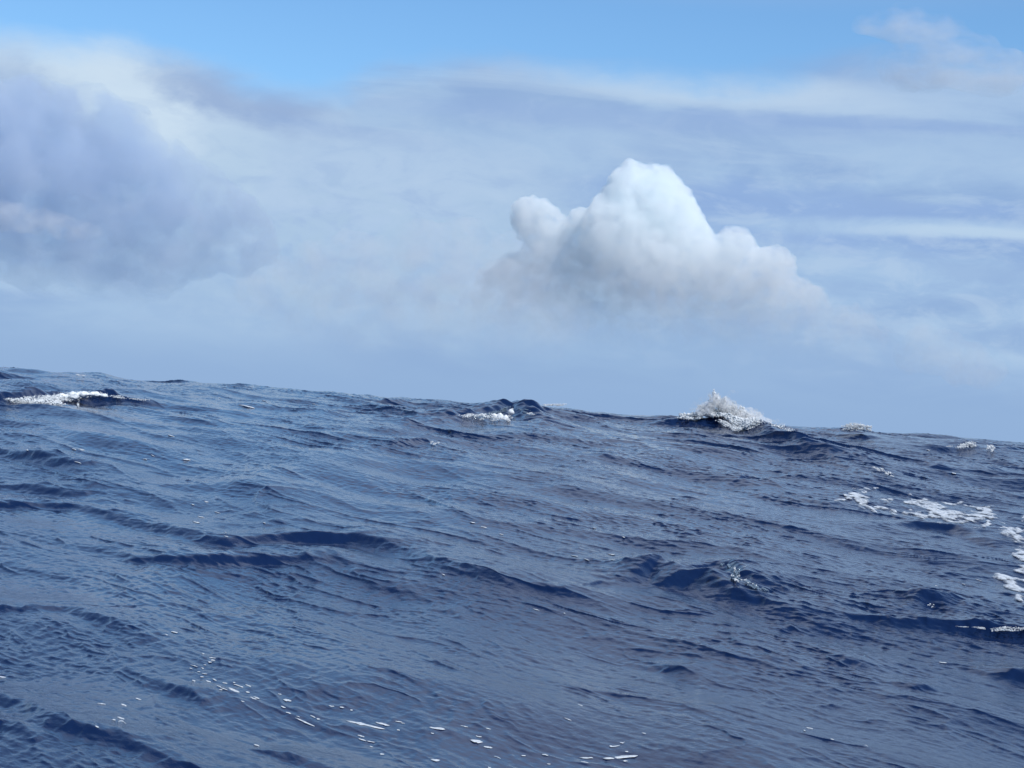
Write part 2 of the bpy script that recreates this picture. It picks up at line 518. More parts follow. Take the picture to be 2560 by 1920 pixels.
RIDGES = [
    # skyline and far crests
    ([(-60, 915), (20, 925), (110, 940)], [0.25, 0.22, 0.05], 0.9, 2.5),
    ([(880, 1000), (960, 990), (1040, 1005)], [0.0, 0.22, 0.0], 0.9, 2.0),
    ([(1000, 1075), (1120, 1050), (1230, 1036), (1290, 1034), (1350, 1060), (1420, 1100)], [0.05, 0.30, 0.48, 0.66, 0.34, 0.0], 0.85, 1.2, 0.25, 1, 0.45),
    ([(1340, 1030), (1400, 1024), (1460, 1026), (1520, 1036)], [0.0, 0.14, 0.14, 0.0], 0.8, 1.5),
    ([(1600, 1050), (1700, 1050), (1800, 1056), (1900, 1086), (2000, 1120), (2100, 1155), (2230, 1190)], [0.0, 0.30, 0.46, 0.42, 0.28, 0.2, 0.0], 0.7, 1.4, 0.25, 2, 0.4),
    ([(-40, 1015), (60, 1008), (170, 1000), (270, 998), (400, 1012)], [0.2, 0.34, 0.38, 0.34, 0.02], 0.65, 1.2, 0.25, 3, 0.4),
    ([(2080, 1085), (2150, 1082), (2230, 1094)], [0.0, 0.2, 0.0], 0.6, 1.4),
    ([(2300, 1126), (2420, 1122), (2560, 1128)], [0.0, 0.16, 0.12], 0.5, 1.4),
    ([(960, 1118), (1060, 1112), (1200, 1116)], [0.02, 0.12, 0.0], 0.3, 0.9),
    # the long crest across the middle left
    ([(-60, 1128), (60, 1148), (180, 1178), (200, 1196)], [0.18, 0.2, 0.22, 0.02], 0.4, 1.2, 0.25, 4),
    ([(-60, 1212), (60, 1218), (180, 1236), (240, 1240)], [0.14, 0.14, 0.1, 0.0], 0.35, 1.0, 0.25, 5),
    ([(-60, 1268), (100, 1266), (200, 1268), (330, 1300), (430, 1325), (560, 1356), (700, 1346), (880, 1350), (960, 1366), (1090, 1412), (1210, 1456), (1340, 1500)],
     [0.1, 0.12, 0.08, 0.07, 0.11, 0.13, 0.16, 0.17, 0.15, 0.11, 0.13, 0.0], 0.30, 1.1, 0.3, 6),
    ([(100, 1352), (240, 1372), (350, 1400), (480, 1412), (640, 1404), (760, 1400), (860, 1412)], [0.02, 0.07, 0.10, 0.10, 0.12, 0.12, 0.0], 0.28, 0.9, 0.3, 7),
    ([(860, 1440), (980, 1470), (1080, 1500)], [0.0, 0.05, 0.0], 0.2, 0.7, 0.3, 8),
    # dark crest right of the middle
    ([(1530, 1462), (1600, 1440), (1650, 1432), (1700, 1462), (1780, 1466), (1840, 1500), (1990, 1540), (2130, 1580)], [0.05, 0.26, 0.34, 0.24, 0.30, 0.22, 0.14, 0.03], 0.42, 0.9, 0.3, 9, 0.25),
    ([(1790, 1418), (1830, 1418), (1860, 1455), (1920, 1475), (2040, 1506), (2160, 1548)], [0.0, 0.20, 0.18, 0.10, 0.06, 0.0], 0.20, 0.6, 0.25, 10, 0.3),
    ([(2200, 1535), (2270, 1526), (2310, 1508), (2380, 1532), (2470, 1566)], [0.0, 0.09, 0.24, 0.12, 0.0], 0.34, 0.6, 0.25, 11),
    ([(2240, 1562), (2350, 1572), (2450, 1582), (2620, 1604)], [0.06, 0.17, 0.22, 0.2], 0.30, 0.8, 0.15, 12, 0.3),
    ([(2190, 1316), (2300, 1320), (2390, 1332), (2480, 1368), (2580, 1410)], [0.02, 0.12, 0.12, 0.08, 0.05], 0.28, 0.9, 0.3, 13),
    ([(1760, 1210), (1830, 1204), (1900, 1225)], [0.0, 0.12, 0.0], 0.3, 0.9, 0.3, 14),
    ([(1980, 1245), (2060, 1262), (2120, 1290)], [0.0, 0.10, 0.0], 0.3, 0.9, 0.3, 15),
    # near water
    ([(-60, 1540), (60, 1542), (180, 1536), (290, 1576), (400, 1636)], [0.05, 0.05, 0.08, 0.08, 0.0], 0.2, 0.8, 0.3, 16),
    ([(360, 1706), (470, 1742), (560, 1785)], [0.02, 0.06, 0.0], 0.16, 0.6, 0.3, 17),
    ([(-80, 1756), (60, 1790), (180, 1850), (330, 1886), (470, 1930)], [0.10, 0.09, 0.07, 0.09, 0.05], 0.18, 0.8, 0.3, 18),
    ([(-80, 1838), (30, 1846), (100, 1890)], [0.09, 0.09, 0.0], 0.16, 0.6, 0.3, 19),
    ([(1050, 1512), (1110, 1522), (1180, 1548)], [0.0, 0.06, 0.0], 0.16, 0.5, 0.3, 20),
    ([(1300, 1478), (1420, 1494), (1560, 1545)], [0.0, 0.06, 0.0], 0.18, 0.6, 0.3, 21),
    ([(1580, 1640), (1680, 1668), (1790, 1720)], [0.0, 0.08, 0.0], 0.18, 0.6, 0.3, 22),
    ([(1930, 1572), (1990, 1572), (2030, 1586)], [0.0, 0.07, 0.0], 0.18, 0.5, 0.3, 23),
    ([(2080, 1672), (2140, 1670), (2220, 1694)], [0.0, 0.06, 0.0], 0.16, 0.5, 0.3, 24),
    ([(2270, 1738), (2320, 1734), (2360, 1742)], [0.0, 0.055, 0.0], 0.13, 0.4, 0.3, 25),
    ([(2490, 1696), (2540, 1694), (2600, 1706)], [0.0, 0.10, 0.06], 0.16, 0.5, 0.3, 26),
    ([(640, 1872), (740, 1886), (900, 1940)], [0.0, 0.06, 0.04], 0.15, 0.5, 0.3, 27),
]
for k, a in enumerate(RIDGES):
    ridge(*a[:4], *(a[4:] if len(a) > 4 else (0.25, 30 + k)))

GX, GY, GZ = X0 + DX, Y0 + DY, Z
nR, nT = rr.shape
idx = np.arange(nR * nT).reshape(nR, nT)
jn = np.roll(np.arange(nT), -1)
F = np.stack([idx[:-1], idx[:-1][:, jn], idx[1:][:, jn], idx[1:]], -1).reshape(-1, 4)
F = F[:, ::-1]

# water material: deep blue water with a Fresnel surface and fine wind ripples
mw = bpy.data.materials.new('sea_water')
mw.use_nodes = True
q = NT(mw.node_tree)
pos = q.n('ShaderNodeNewGeometry').outputs['Position']
prot = q.n('ShaderNodeMapping')
q.put(prot.inputs['Vector'], pos)
prot.inputs['Rotation'].default_value = (0, 0, -KD)
pv = prot.outputs[0]
r1 = q.noise(q.v('MULTIPLY', pv, (1.0, 0.42, 1)), 26.0, 4, 0.6, 0.3)
r2 = q.noise(q.v('MULTIPLY', pv, (1.0, 0.5, 1)), 7.0, 3, 0.5, 0.2)
patch = q.step(q.noise(q.v('MULTIPLY', pv, (1.0, 0.45, 1)), 0.22, 4, 0.55, 0.4), 0.36, 0.64)
hgt = q.m('ADD', q.m('MULTIPLY', r1, 0.0075), q.m('MULTIPLY', r2, 0.006))
bp = q.n('ShaderNodeBump')
bp.inputs['Distance'].default_value = 1.0
q.put(bp.inputs['Strength'], q.m('ADD', 0.35, q.m('MULTIPLY', patch, 0.45)))
q.put(bp.inputs['Height'], hgt)
bs = q.n('ShaderNodeBsdfPrincipled')
bs.inputs['Base Color'].default_value = (*lin(15, 33, 67), 1)
bs.inputs['Roughness'].default_value = 0.06
bs.inputs['IOR'].default_value = 1.333
q.put(bs.inputs['Normal'], bp.outputs[0])
q.put(q.n('ShaderNodeOutputMaterial').inputs['Surface'], bs.outputs[0])
V = np.stack([GX, GY, GZ], -1).reshape(-1, 3)
water = tag(mesh_obj('water', V, F, mw), kind='structure')



# ------------------------------------------------------------------ vapour: clouds and spray
def noise3(p, oct=4, seed=0, rough=0.5):
    s, a, t = np.zeros(len(p)), 1.0, 0.0
    for o in range(oct):
        q_ = p * 2.0 ** o + 31.7 * o + seed
        i = np.floor(q_).astype(np.int64)
        f = q_ - i
        f = f * f * (3 - 2 * f)
        acc = 0
        for dx_ in (0, 1):
            for dy_ in (0, 1):
                for dz_ in (0, 1):
                    hsh = hash2(i[:, 0] + dx_ + (i[:, 2] + dz_) * 57, i[:, 1] + dy_ + (i[:, 2] + dz_) * 131, seed + o)
                    wgt = (f[:, 0] if dx_ else 1 - f[:, 0]) * (f[:, 1] if dy_ else 1 - f[:, 1]) * (f[:, 2] if dz_ else 1 - f[:, 2])
                    acc = acc + hsh * wgt
        s += a * acc
        t += a
        a *= rough
    return s / t


def cloud_hull(name, blobs, dist, mat, voxel, bumps, flat=1.0, seed=0):
    """blobs: (px, py, radius px, depth in radii[, sideways stretch]) -> one closed billowing hull"""
    sc = dist / FPX
    bm = bmesh.new()
    cen = np.mean([EYE + sight(b[0], b[1]) * dist for b in blobs], axis=0)
    for b in blobs:
        rad = b[2] * sc
        p = EYE + sight(b[0], b[1]) * dist + np.array([0, b[3] * rad, 0]) - cen
        sx = b[4] if len(b) > 4 else 1.0
        M = Matrix.Translation(Vector(p)) @ Matrix.Rotation(ROLL * -1.0, 4, 'Y') @ Matrix.Diagonal((rad * sx, rad * sx ** 0.5, rad * flat, 1))
        got = bmesh.ops.create_icosphere(bm, subdivisions=5, radius=1.0)['verts']
        q0 = np.array([v.co[:] for v in got])
        pw = np.array([(M @ v.co)[:] for v in got])
        f = 1.0
        for size, amt in bumps:             # cauliflower: rounded outward bulges
            f = f + (0.5 - np.abs(noise3(pw / (size * sc), 2, seed) - 0.5) * 2) * amt * sc / rad
        for v, k_ in zip(got, f):
            v.co = M @ (v.co * float(k_))
    me = bpy.data.meshes.new(name)
    bm.to_mesh(me)
    bm.free()
    o = bpy.data.objects.new(name, me)
    COL.objects.link(o)
    rm = o.modifiers.new('remesh', 'REMESH')
    rm.mode = 'VOXEL'
    rm.voxel_size = voxel * sc
    sm_ = o.modifiers.new('smooth', 'SMOOTH')
    sm_.iterations = 2
    dg = bpy.context.evaluated_depsgraph_get()
    me2 = bpy.data.meshes.new_from_object(o.evaluated_get(dg))
    o.modifiers.clear()
    o.data = me2
    me2.materials.clear()
    me2.materials.append(mat)
    me2.polygons.foreach_set('use_smooth', np.ones(len(me2.polygons), bool))
    o.location = Vector(cen)
    return o


def vapour(name, dens, dist, col=(0.96, 0.975, 1.0), z_lo=None, z_hi=None, noise_px=60, lo=0.3, hi=0.6, aniso=0.3, detail=4, stretch=(1, 1, 1), skin=0.02, absorb=0.0, power=1.0):
    """volume material: density per metre, thinning towards the base (z_lo..z_hi in metres) and broken by noise"""
    mt = bpy.data.materials.new(name)
    mt.use_nodes = True
    c = NT(mt.node_tree)
    p = c.n('ShaderNodeNewGeometry').outputs['Position']
    sc = dist / FPX
    nz = c.noise(c.v('MULTIPLY', p, stretch), 1.0 / (noise_px * sc), detail, 0.55, 0.0)
    d = c.step(nz, lo, hi)
    if z_lo is not None:
        z = c.sep(p)[2]
        d = c.m('MULTIPLY', d, c.step(c.m('ADD', z, c.m('MULTIPLY', c.m('SUBTRACT', nz, 0.5), 0.8 * (z_hi - z_lo))), z_lo, z_hi)) if power == 1.0 else c.m('MULTIPLY', d, c.m('POWER', c.step(c.m('ADD', z, c.m('MULTIPLY', c.m('SUBTRACT', nz, 0.5), 0.5 * (z_hi - z_lo))), z_lo, z_hi), power))
    vs = c.n('ShaderNodeVolumeScatter')
    vs.inputs['Color'].default_value = (1, 1, 1, 1)
    va = c.n('ShaderNodeVolumeAbsorption')          # stands in for shade on the grey cloud, for blue air on the others
    va.inputs['Color'].default_value = (*col, 1)
    c.put(va.inputs['Density'], c.m('MULTIPLY', d, dens * absorb))
    add = c.n('ShaderNodeAddShader')
    c.put(add.inputs[0], vs.outputs[0])
    c.put(add.inputs[1], va.outputs[0])
    vs.inputs['Anisotropy'].default_value = aniso
    c.put(vs.inputs['Density'], c.m('MULTIPLY', d, dens))
    out = c.n('ShaderNodeOutputMaterial')
    c.put(out.inputs['Volume'], add.outputs[0] if absorb else vs.outputs[0])
    if skin:
        tr = c.n('ShaderNodeBsdfTransparent')
        tl = c.n('ShaderNodeBsdfTranslucent')
        tl.inputs['Color'].default_value = (*col, 1)
        ms = c.n('ShaderNodeMixShader')
        c.put(ms.inputs[0], c.m('MULTIPLY', d, skin))
        c.put(ms.inputs[1], tr.outputs[0])
        c.put(ms.inputs[2], tl.outputs[0])
        c.put(out.inputs['Surface'], ms.outputs[0])
    return mt


# ------------------------------------------------------------------ looking up the water that a point of the photograph shows
i_lo, i_hi = np.searchsorted(RR, 11.0), np.searchsorted(RR, 112.0)
FXY = np.stack([GX[i_lo:i_hi, :nf], GY[i_lo:i_hi, :nf], GZ[i_lo:i_hi, :nf]], -1)
rel = FXY - EYE
dep = rel @ np.array(fw)
PU = 1280.0 + FPX * (rel @ np.array(rt)) / dep
PV = 960.0 - FPX * (rel @ np.array(up)) / dep
ORD = {}


def surf(px, py, tol=4.0):
    """nearest water point seen at that place (front surface)"""
    th = math.atan2(*sight(px, py)[:2])
    j = int(np.clip(np.searchsorted(th_f, th), 6, nf - 7))
    jj = slice(j - 5, j + 6)
    hit = (np.abs(PU[:, jj] - px) < tol) & (np.abs(PV[:, jj] - py) < tol)
    ii = np.nonzero(hit.any(1))[0]
    if len(ii) == 0:
        col = PV[:, j]
        k = int(np.argmin(np.abs(col - py)))
        return FXY[k, j].copy()
    k = ii[0]
    c = np.nonzero(hit[k])[0]
    c = c[np.argmin(np.abs(PU[k, jj][c] - px))]
    return FXY[k, j - 5 + c].copy()


def foam_material(name, base, dark, scale, rough=0.6, thin=None):
    mt = bpy.data.materials.new(name)
    mt.use_nodes = True
    f = NT(mt.node_tree)
    p_ = f.n('ShaderNodeNewGeometry').outputs['Position']
    nz = f.noise(p_, scale, 5, 0.6, 0.4)
    b = f.n('ShaderNodeBsdfPrincipled')
    colr = f.mix(f.step(nz, 0.34, 0.62), dark, base)
    if thin is not None:                    # a thin film of bubbles lets the water through
        tk = f.n('ShaderNodeAttribute', attribute_name='thickness').outputs['Fac']
        colr = f.mix(f.step(tk, 0.0, 0.4), thin, colr)
    f.put(b.inputs['Base Color'], colr)
    b.inputs['Roughness'].default_value = rough
    b.inputs['IOR'].default_value = 1.33
    bu = f.n('ShaderNodeBump')
    bu.inputs['Strength'].default_value = 0.6
    bu.inputs['Distance'].default_value = 0.02
    f.put(bu.inputs['Height'], nz)
    f.put(b.inputs['Normal'], bu.outputs[0])
    surf_ = b.outputs[0]
    if thin is not None:
        ms = f.n('ShaderNodeMixShader')
        hole = f.noise(f.v('MULTIPLY', p_, (1.0, 0.35, 1.0)), 13.0, 4, 0.65, 0.6)
        f.put(ms.inputs[0], f.step(f.m('ADD', f.m('MULTIPLY', tk, 0.75), f.m('MULTIPLY', f.m('SUBTRACT', hole, 0.5), 1.5)), 0.05, 0.85, 0.04, 0.96))
        f.put(ms.inputs[1], f.n('ShaderNodeBsdfTransparent').outputs[0])
        f.put(ms.inputs[2], b.outputs[0])
        surf_ = ms.outputs[0]
    f.put(f.n('ShaderNodeOutputMaterial').inputs['Surface'], surf_)
    return mt


M_FOAM = foam_material('white_foam', (0.74, 0.76, 0.77), (0.50, 0.56, 0.61), 9.0)
M_FLECK = foam_material('fleck_foam', (0.66, 0.69, 0.72), (0.42, 0.48, 0.55), 30.0)
M_LACE = foam_material('thin_foam', (0.62, 0.66, 0.70), (0.46, 0.52, 0.60), 14.0, 0.5, (0.30, 0.38, 0.50))
M_DROP = bpy.data.materials.new('tossed_water')
M_DROP.use_nodes = True
db = M_DROP.node_tree.nodes['Principled BSDF']
db.inputs['Base Color'].default_value = (0.16, 0.22, 0.29, 1)
db.inputs['Roughness'].default_value = 0.08
db.inputs['IOR'].default_value = 1.333


# ------------------------------------------------------------------ lacy foam left by broken crests
def lace(name, strokes, label, seed, thr=0.12):
    """strokes: ([(px, py)...], half width px): foam lying on the water along them, frayed by noise"""
    zx, zy, zk = 2060.0, 1180.0, 4.366
    pts_ = np.array([(zx + p[0] / zk, zy + p[1] / zk) for s_ in strokes for p in s_[0]])
    x0, x1 = pts_[:, 0].min() - 14, pts_[:, 0].max() + 14
    y0, y1 = pts_[:, 1].min() - 10, pts_[:, 1].max() + 10
    box = (PU > x0) & (PU < x1) & (PV > y0) & (PV < y1)
    ii, jj = np.nonzero(box.any(1))[0], np.nonzero(box.any(0))[0]
    a0, a1, b0, b1 = ii[0], ii[-1] + 1, jj[0], jj[-1] + 1
    u, v = PU[a0:a1, b0:b1], PV[a0:a1, b0:b1]
    P3 = FXY[a0:a1, b0:b1]
    wu = (fbm(P3[..., 0] / 0.45, P3[..., 1] / 1.6, 4, seed + 31) - 0.5) * 46
    wv = (fbm(P3[..., 0] / 0.5, P3[..., 1] / 1.6, 4, seed + 47) - 0.5) * 16
    u, v = u + wu, v + wv
    fld = np.full(u.shape, -1.0)
    for line, wd in strokes:
        L_ = [(zx + p[0] / zk, zy + p[1] / zk) for p in line]
        wd = wd / zk
        for a, b in zip(L_[:-1], L_[1:]):
            ax, ay = b[0] - a[0], b[1] - a[1]
            t = np.clip(((u - a[0]) * ax + (v - a[1]) * ay) / (ax * ax + ay * ay), 0, 1)
            d = np.hypot((u - a[0] - t * ax) * 0.8, v - a[1] - t * ay)
            fld = np.maximum(fld, 1.15 - 0.62 * d / (wd + 0.6))
    X_, Y_ = P3[..., 0] + 0.12 * P3[..., 1], P3[..., 1]
    web = 1 - 2 * np.abs(fbm(X_ / 0.62, Y_ / 1.5, 4, seed, 0.6) - 0.5)
    web2 = fbm(X_ / 0.20, Y_ / 0.55, 3, seed + 5)
    fld = fld + (web - 0.83) * 3.6 + (web2 - 0.5) * 2.0
    ok = fld > thr
    cell = ok[:-1, :-1] & ok[1:, :-1] & ok[:-1, 1:] & ok[1:, 1:]
    n_, m_ = u.shape
    ids = np.arange(n_ * m_).reshape(n_, m_)
    Fq = np.stack([ids[:-1, :-1], ids[1:, :-1], ids[1:, 1:], ids[:-1, 1:]], -1)[cell]
    use, inv = np.unique(Fq, return_inverse=True)
    P_ = P3.reshape(-1, 3)[use].copy()
    P_[:, 2] += 0.006 + 0.022 * np.clip(fld.reshape(-1)[use] - thr, 0, 1)
    o = mesh_obj(name, P_, inv.reshape(-1, 4), M_LACE)
    at = o.data.attributes.new('thickness', 'FLOAT', 'POINT')
    at.data.foreach_set('value', np.clip((fld.reshape(-1)[use] - thr) / 1.1, 0, 1).astype(np.float32))
    return tag(o, label, 'foam patch', 'lacy foam patches on the right')


lace('foam_patch', [
    ([(350, 180), (590, 178)], 8), ([(470, 190), (390, 245), (320, 265)], 14), ([(230, 262), (470, 285)], 10), ([(160, 312), (290, 305)], 6),
    ([(380, 330), (460, 345)], 14), ([(640, 310), (710, 300)], 10), ([(420, 370), (570, 425)], 10), ([(600, 395), (800, 450)], 6),
    ([(870, 320), (1060, 345)], 9), ([(1060, 340), (1250, 400)], 26), ([(900, 255), (1080, 288)], 6), ([(1060, 350), (1200, 430), (1400, 490)], 32),
    ([(1400, 500), (1600, 490), (1800, 450)], 28), ([(1800, 450), (1740, 420)], 13), ([(1590, 385), (1650, 410), (1620, 430)], 9), ([(1280, 370), (1550, 350)], 9),
    ([(880, 460), (1080, 490)], 10), ([(900, 430), (1020, 450)], 6), ([(1150, 470), (1400, 540), (1500, 560)], 18), ([(1620, 620), (1780, 590), (1760, 530)], 11)],
    'lacy white foam patch spread on the water below the splashing crest', 5)
lace('foam_patch', [([(1850, 520), (2060, 610)], 14), ([(1980, 650), (2050, 720), (2240, 880)], 30), ([(2100, 660), (2240, 600)], 18), ([(2130, 530), (2240, 470)], 10),
    ([(2050, 610), (2130, 640)], 12), ([(2100, 900), (2240, 960)], 14)],
    'white foam streaming down the right edge between two dark wavelets', 6)
lace('foam_patch', [([(2020, 1130), (2100, 1090), (2240, 1050)], 25), ([(1900, 1150), (2240, 1205)], 22), ([(2000, 1240), (2240, 1320)], 26), ([(2130, 1370), (2240, 1420)], 20)],
    'lowest streaked white foam patch, cut off by the right edge above the small peaked wave', 7)

# ------------------------------------------------------------------ single flecks of foam
ico = {}
for lv in (1, 2):
    bm = bmesh.new()
    bmesh.ops.create_icosphere(bm, subdivisions=lv, radius=1.0)
    bm.verts.ensure_lookup_table()
    ico[lv] = (np.array([v.co[:] for v in bm.verts]), np.array([[v.index for v in f.verts] for f in bm.faces]))
    bm.free()


def fleck(x1, y1, x2, y2, th, label, group, seed):
    """one fleck of foam afloat between two points of the photograph, th pixels thick there"""
    n = 9
    ts = np.linspace(0, 1, n)
    P = np.array([surf(x1 + (x2 - x1) * t, y1 + (y2 - y1) * t) for t in ts])
    for k in range(2):                      # smooth along the fleck, keep above the ripples
        P[1:-1] = (P[:-2] + 2 * P[1:-1] + P[2:]) / 4
    rng_ = np.linalg.norm(P.mean(0) - EYE)
    dirv = (P.mean(0) - EYE)[:2] / rng_
    g = np.random.default_rng(seed)
    half = 0.5 * th * rng_ / FPX / 0.20
    hump = 0.002 + float(np.interp(rng_, [22, 45], [0.06, 0.5])) * th * rng_ / FPX
    V_, F_ = [], []
    m_ = 8
    for i, t in enumerate(ts):
        prof = (max(1 - abs(2 * t - 1) ** 2.4, 0.02)) ** 0.5 * (0.75 + 0.5 * g.random())
        for k in range(m_):
            a = 2 * math.pi * k / m_
            o = math.cos(a) * half * prof * (0.8 + 0.4 * g.random())
            V_.append(P[i] + np.array([dirv[0] * o, dirv[1] * o, 0.002 + math.sin(a) * hump * prof * (1 if math.sin(a) > 0 else 0.5)]))
    for i in range(n - 1):
        for k in range(m_):
            F_.append((i * m_ + k, i * m_ + (k + 1) % m_, (i + 1) * m_ + (k + 1) % m_, (i + 1) * m_ + k))
    F_ += [(0, 3, 2, 1), (0, 5, 4, 3), (0, 7, 6, 5)]
    b = (n - 1) * m_
    F_ += [(b, b + 1, b + 2, b + 3), (b, b + 3, b + 4, b + 5), (b, b + 5, b + 6, b + 7)]
    c = P.mean(0)
    o = mesh_obj('foam_fleck', np.array(V_) - c, np.array(F_), M_FLECK)
    o.location = Vector(c)
    return tag(o, label, 'foam fleck', group)


BIG = [
    (867, 1798, 962, 1820, 6, 'longest straight white foam streak, slanting across the near water at bottom left of centre'),
    (939, 1802, 974, 1811, 5, 'ragged white foam fleck just right of the longest slanting streak'),
    (1503, 1893, 1572, 1890, 6, 'long level white foam streak at the bottom, right of centre'),
    (1447, 1891, 1480, 1893, 3, 'thin faint foam streak at the left end of the long level streak'),
    (1176, 1847, 1208, 1852, 8, 'plump oval white foam fleck near the bottom centre'),
    (1209, 1863, 1232, 1867, 4, 'thin white foam fleck just below the plump oval fleck'),
    (1073, 1815, 1115, 1820, 5, 'two-lobed white foam fleck left of the plump oval fleck'),
    (572, 1716, 600, 1727, 6, 'largest slanting foam streak within the sparkling cluster at lower left'),
    (710, 1745, 728, 1749, 5, 'small bright foam fleck above the curved foam trail at bottom left of centre'),
    (738, 1791, 786, 1813, 4, 'curved white foam trail running down right, left of the longest slanting streak'),
    (1077, 1896, 1101, 1898, 5, 'white foam fleck at the very bottom below the two-lobed fleck'),
    (598, 1009, 637, 1017, 5, 'thin white foam line on the far water right of the left whitecap'),
    (656, 998, 671, 1003, 5, 'short white foam dash at the upper right end of the thin far foam line'),
]
for k, b in enumerate(BIG):
    fleck(*b[:5], b[5], 'foam flecks afloat', 300 + k)
CLUSTERS = [
    ('small white foam fleck of the sparkling cluster at lower left', 'flecks of the lower left cluster', [
        (509, 1630), (530, 1641), (532, 1647), (524, 1652), (512, 1659), (486, 1662), (477, 1668), (507, 1667), (510, 1681), (505, 1689), (537, 1696), (484, 1698), (561, 1704),
        (587, 1703), (592, 1709), (621, 1711), (553, 1721), (559, 1719), (622, 1727), (634, 1742), (642, 1741), (607, 1750), (603, 1713), (522, 1700), (546, 1712), (497, 1676)]),
    ('small white foam fleck beside the curved foam trail at bottom left of centre', 'flecks by the curved trail', [
        (701, 1732), (707, 1764), (721, 1779), (745, 1788), (783, 1788), (796, 1794), (829, 1762), (855, 1765), (878, 1772)]),
    ('small white foam fleck around the longest slanting streak', 'flecks by the longest streak', [
        (998, 1801), (1007, 1805), (996, 1822), (903, 1837), (905, 1846), (926, 1851), (928, 1863), (954, 1882)]),
    ('small white foam fleck in the loose row along the bottom, middle of the picture', 'flecks along the bottom middle', [
        (1081, 1830), (1163, 1813), (1220, 1818), (1197, 1838), (1364, 1884), (1372, 1907), (1420, 1795), (1452, 1759), (1225, 1916), (1245, 1890), (1310, 1886)]),
    ('small white foam fleck above or below the long level streak at the bottom', 'flecks by the level streak', [
        (1546, 1879), (1526, 1863), (1552, 1854), (1544, 1903), (1608, 1830), (1461, 1902)]),
    ('small white foam fleck on the open slope left of the dark wave right of centre', 'flecks on the middle slope', [
        (1559, 1340), (1528, 1383), (1435, 1386), (1528, 1396), (1467, 1396), (1342, 1521), (1412, 1530), (1110, 1433), (1211, 1314), (1181, 1303), (1254, 1332), (1486, 1317)]),
    ('small white foam fleck on the left slope above the long dark crest', 'flecks on the left slope', [
        (185, 1120), (205, 1120), (195, 1153), (65, 1122), (364, 1145), (427, 1086), (483, 1258), (517, 1251), (504, 1289), (491, 1302), (544, 1278), (661, 1304), (565, 1328), (565, 1337),
        (467, 1146), (380, 1135), (551, 991), (787, 1008)]),
    ('small white foam fleck scattered alone in the lower left corner', 'flecks in the lower left corner', [
        (418, 1583), (436, 1577), (347, 1744), (310, 1759), (305, 1792), (290, 1797), (310, 1804), (269, 1817), (6, 1689), (254, 1756), (644, 1860)]),
    ('small faint foam fleck on the water at right, below the foam patches', 'flecks at the right', [
        (2025, 1817), (2012, 1823), (2168, 1861), (2083, 1845), (2358, 1653), (2343, 1461), (2408, 1457), (2447, 1447), (2385, 1180), (2322, 1122)]),
]
k = 400
for label, grp, spots in CLUSTERS:
    for (x, y) in spots:
        g = np.random.default_rng(k)
        L_, t_ = 7 + 14 * g.random() ** 1.6, 1.6 + 1.8 * g.random()
        sl = 0.12 + 0.25 * g.random()
        fleck(x - L_ / 2, y - sl * L_ / 2, x + L_ / 2, y + sl * L_ / 2, t_, label, grp, k)
        k += 1


# ------------------------------------------------------------------ breaking crests: froth, thrown water and drops
def froth(name, zones, mat, parent, seed, rng0, rspread, stretch=1.0, lump=1):
    """zones: (px, py, rx, ry, count, size px min, max[, tilt deg]) filled with small torn blobs at the range of the crest"""
    g = np.random.default_rng(seed)
    bv, bf = ico[lump]
    Vs, Fs, off = [], [], 0
    for zn in zones:
        px, py, rx, ry, cnt, s0, s1 = zn[:7]
        tilt = R(zn[7]) if len(zn) > 7 else 0.0
        nk = max(3, int(cnt / 9))
        ka, kq = 2 * math.pi * g.random(nk), g.random(nk) ** 0.55
        kw = g.random(nk) ** 1.5 + 0.05
        pick = g.choice(nk, int(cnt * 3.2), p=kw / kw.sum())
        for kk in pick:
            u_ = rx * (kq[kk] * math.cos(ka[kk]) + 0.16 * g.normal())
            v_ = ry * (kq[kk] * math.sin(ka[kk]) + 0.20 * g.normal())
            x = px + u_ * math.cos(tilt) - v_ * math.sin(tilt)
            y = py + u_ * math.sin(tilt) + v_ * math.cos(tilt)
            t = rng0(x, y) + (g.random() - 0.5) * rspread
            c = EYE + sight(x, y) * t
            sz = (s0 + (s1 - s0) * g.random() ** 2.2) * t / FPX * 0.22
            d = g.normal(size=3)
            d[2] += 0.15
            d /= np.linalg.norm(d)
            e = np.cross(d, g.normal(size=3))
            e /= np.linalg.norm(e)
            f = np.cross(d, e)
            st = 1 + stretch * g.random() * 1.6
            loc = bv * (0.75 + 0.5 * g.random((len(bv), 1)))
            Vs.append(c + sz * (loc[:, :1] * d * st + loc[:, 1:2] * e * (0.6 + 0.5 * g.random()) + loc[:, 2:] * f * (0.6 + 0.5 * g.random())))
            Fs.append(bf + off)
            off += len(bv)
    V_ = np.concatenate(Vs)
    o = mesh_obj(name, V_, np.concatenate(Fs), mat)
    if parent is not None:
        o['kind'] = 'stuff'                 # froth and drops nobody could count
        o.parent = parent
        o.matrix_parent_inverse = parent.matrix_world.inverted()
    return o


def crest_range(px, py):
    x, y = ground(px, py)
    return math.hypot(x, y)


def face_range(Rk, lead=0.12, lo=4.0, hi=1.0):
    """range at which froth sits: on the water face that shows there, else at the crest itself"""
    def f(x, y):
        p = surf(x, y)
        t = float(np.linalg.norm(p - EYE))
        v = 960.0 - FPX * ((p - EYE) @ np.array(up)) / ((p - EYE) @ np.array(fw))
        if abs(v - y) > 5 or t > Rk + hi:
            return Rk
        return max(t - lead, Rk - lo)
    return f


def white_water(blobs, Rk, parent, seed, voxel=1.6, flat=1.0):
    o = cloud_hull('white_water', blobs, Rk, M_FOAM, voxel, [(14, 5), (6, 3.5), (3, 1.6)], flat=flat, seed=seed)
    bpy.context.view_layer.update()
    if parent is not None:
        o.parent = parent
        o.matrix_parent_inverse = parent.matrix_world.inverted()
    return o


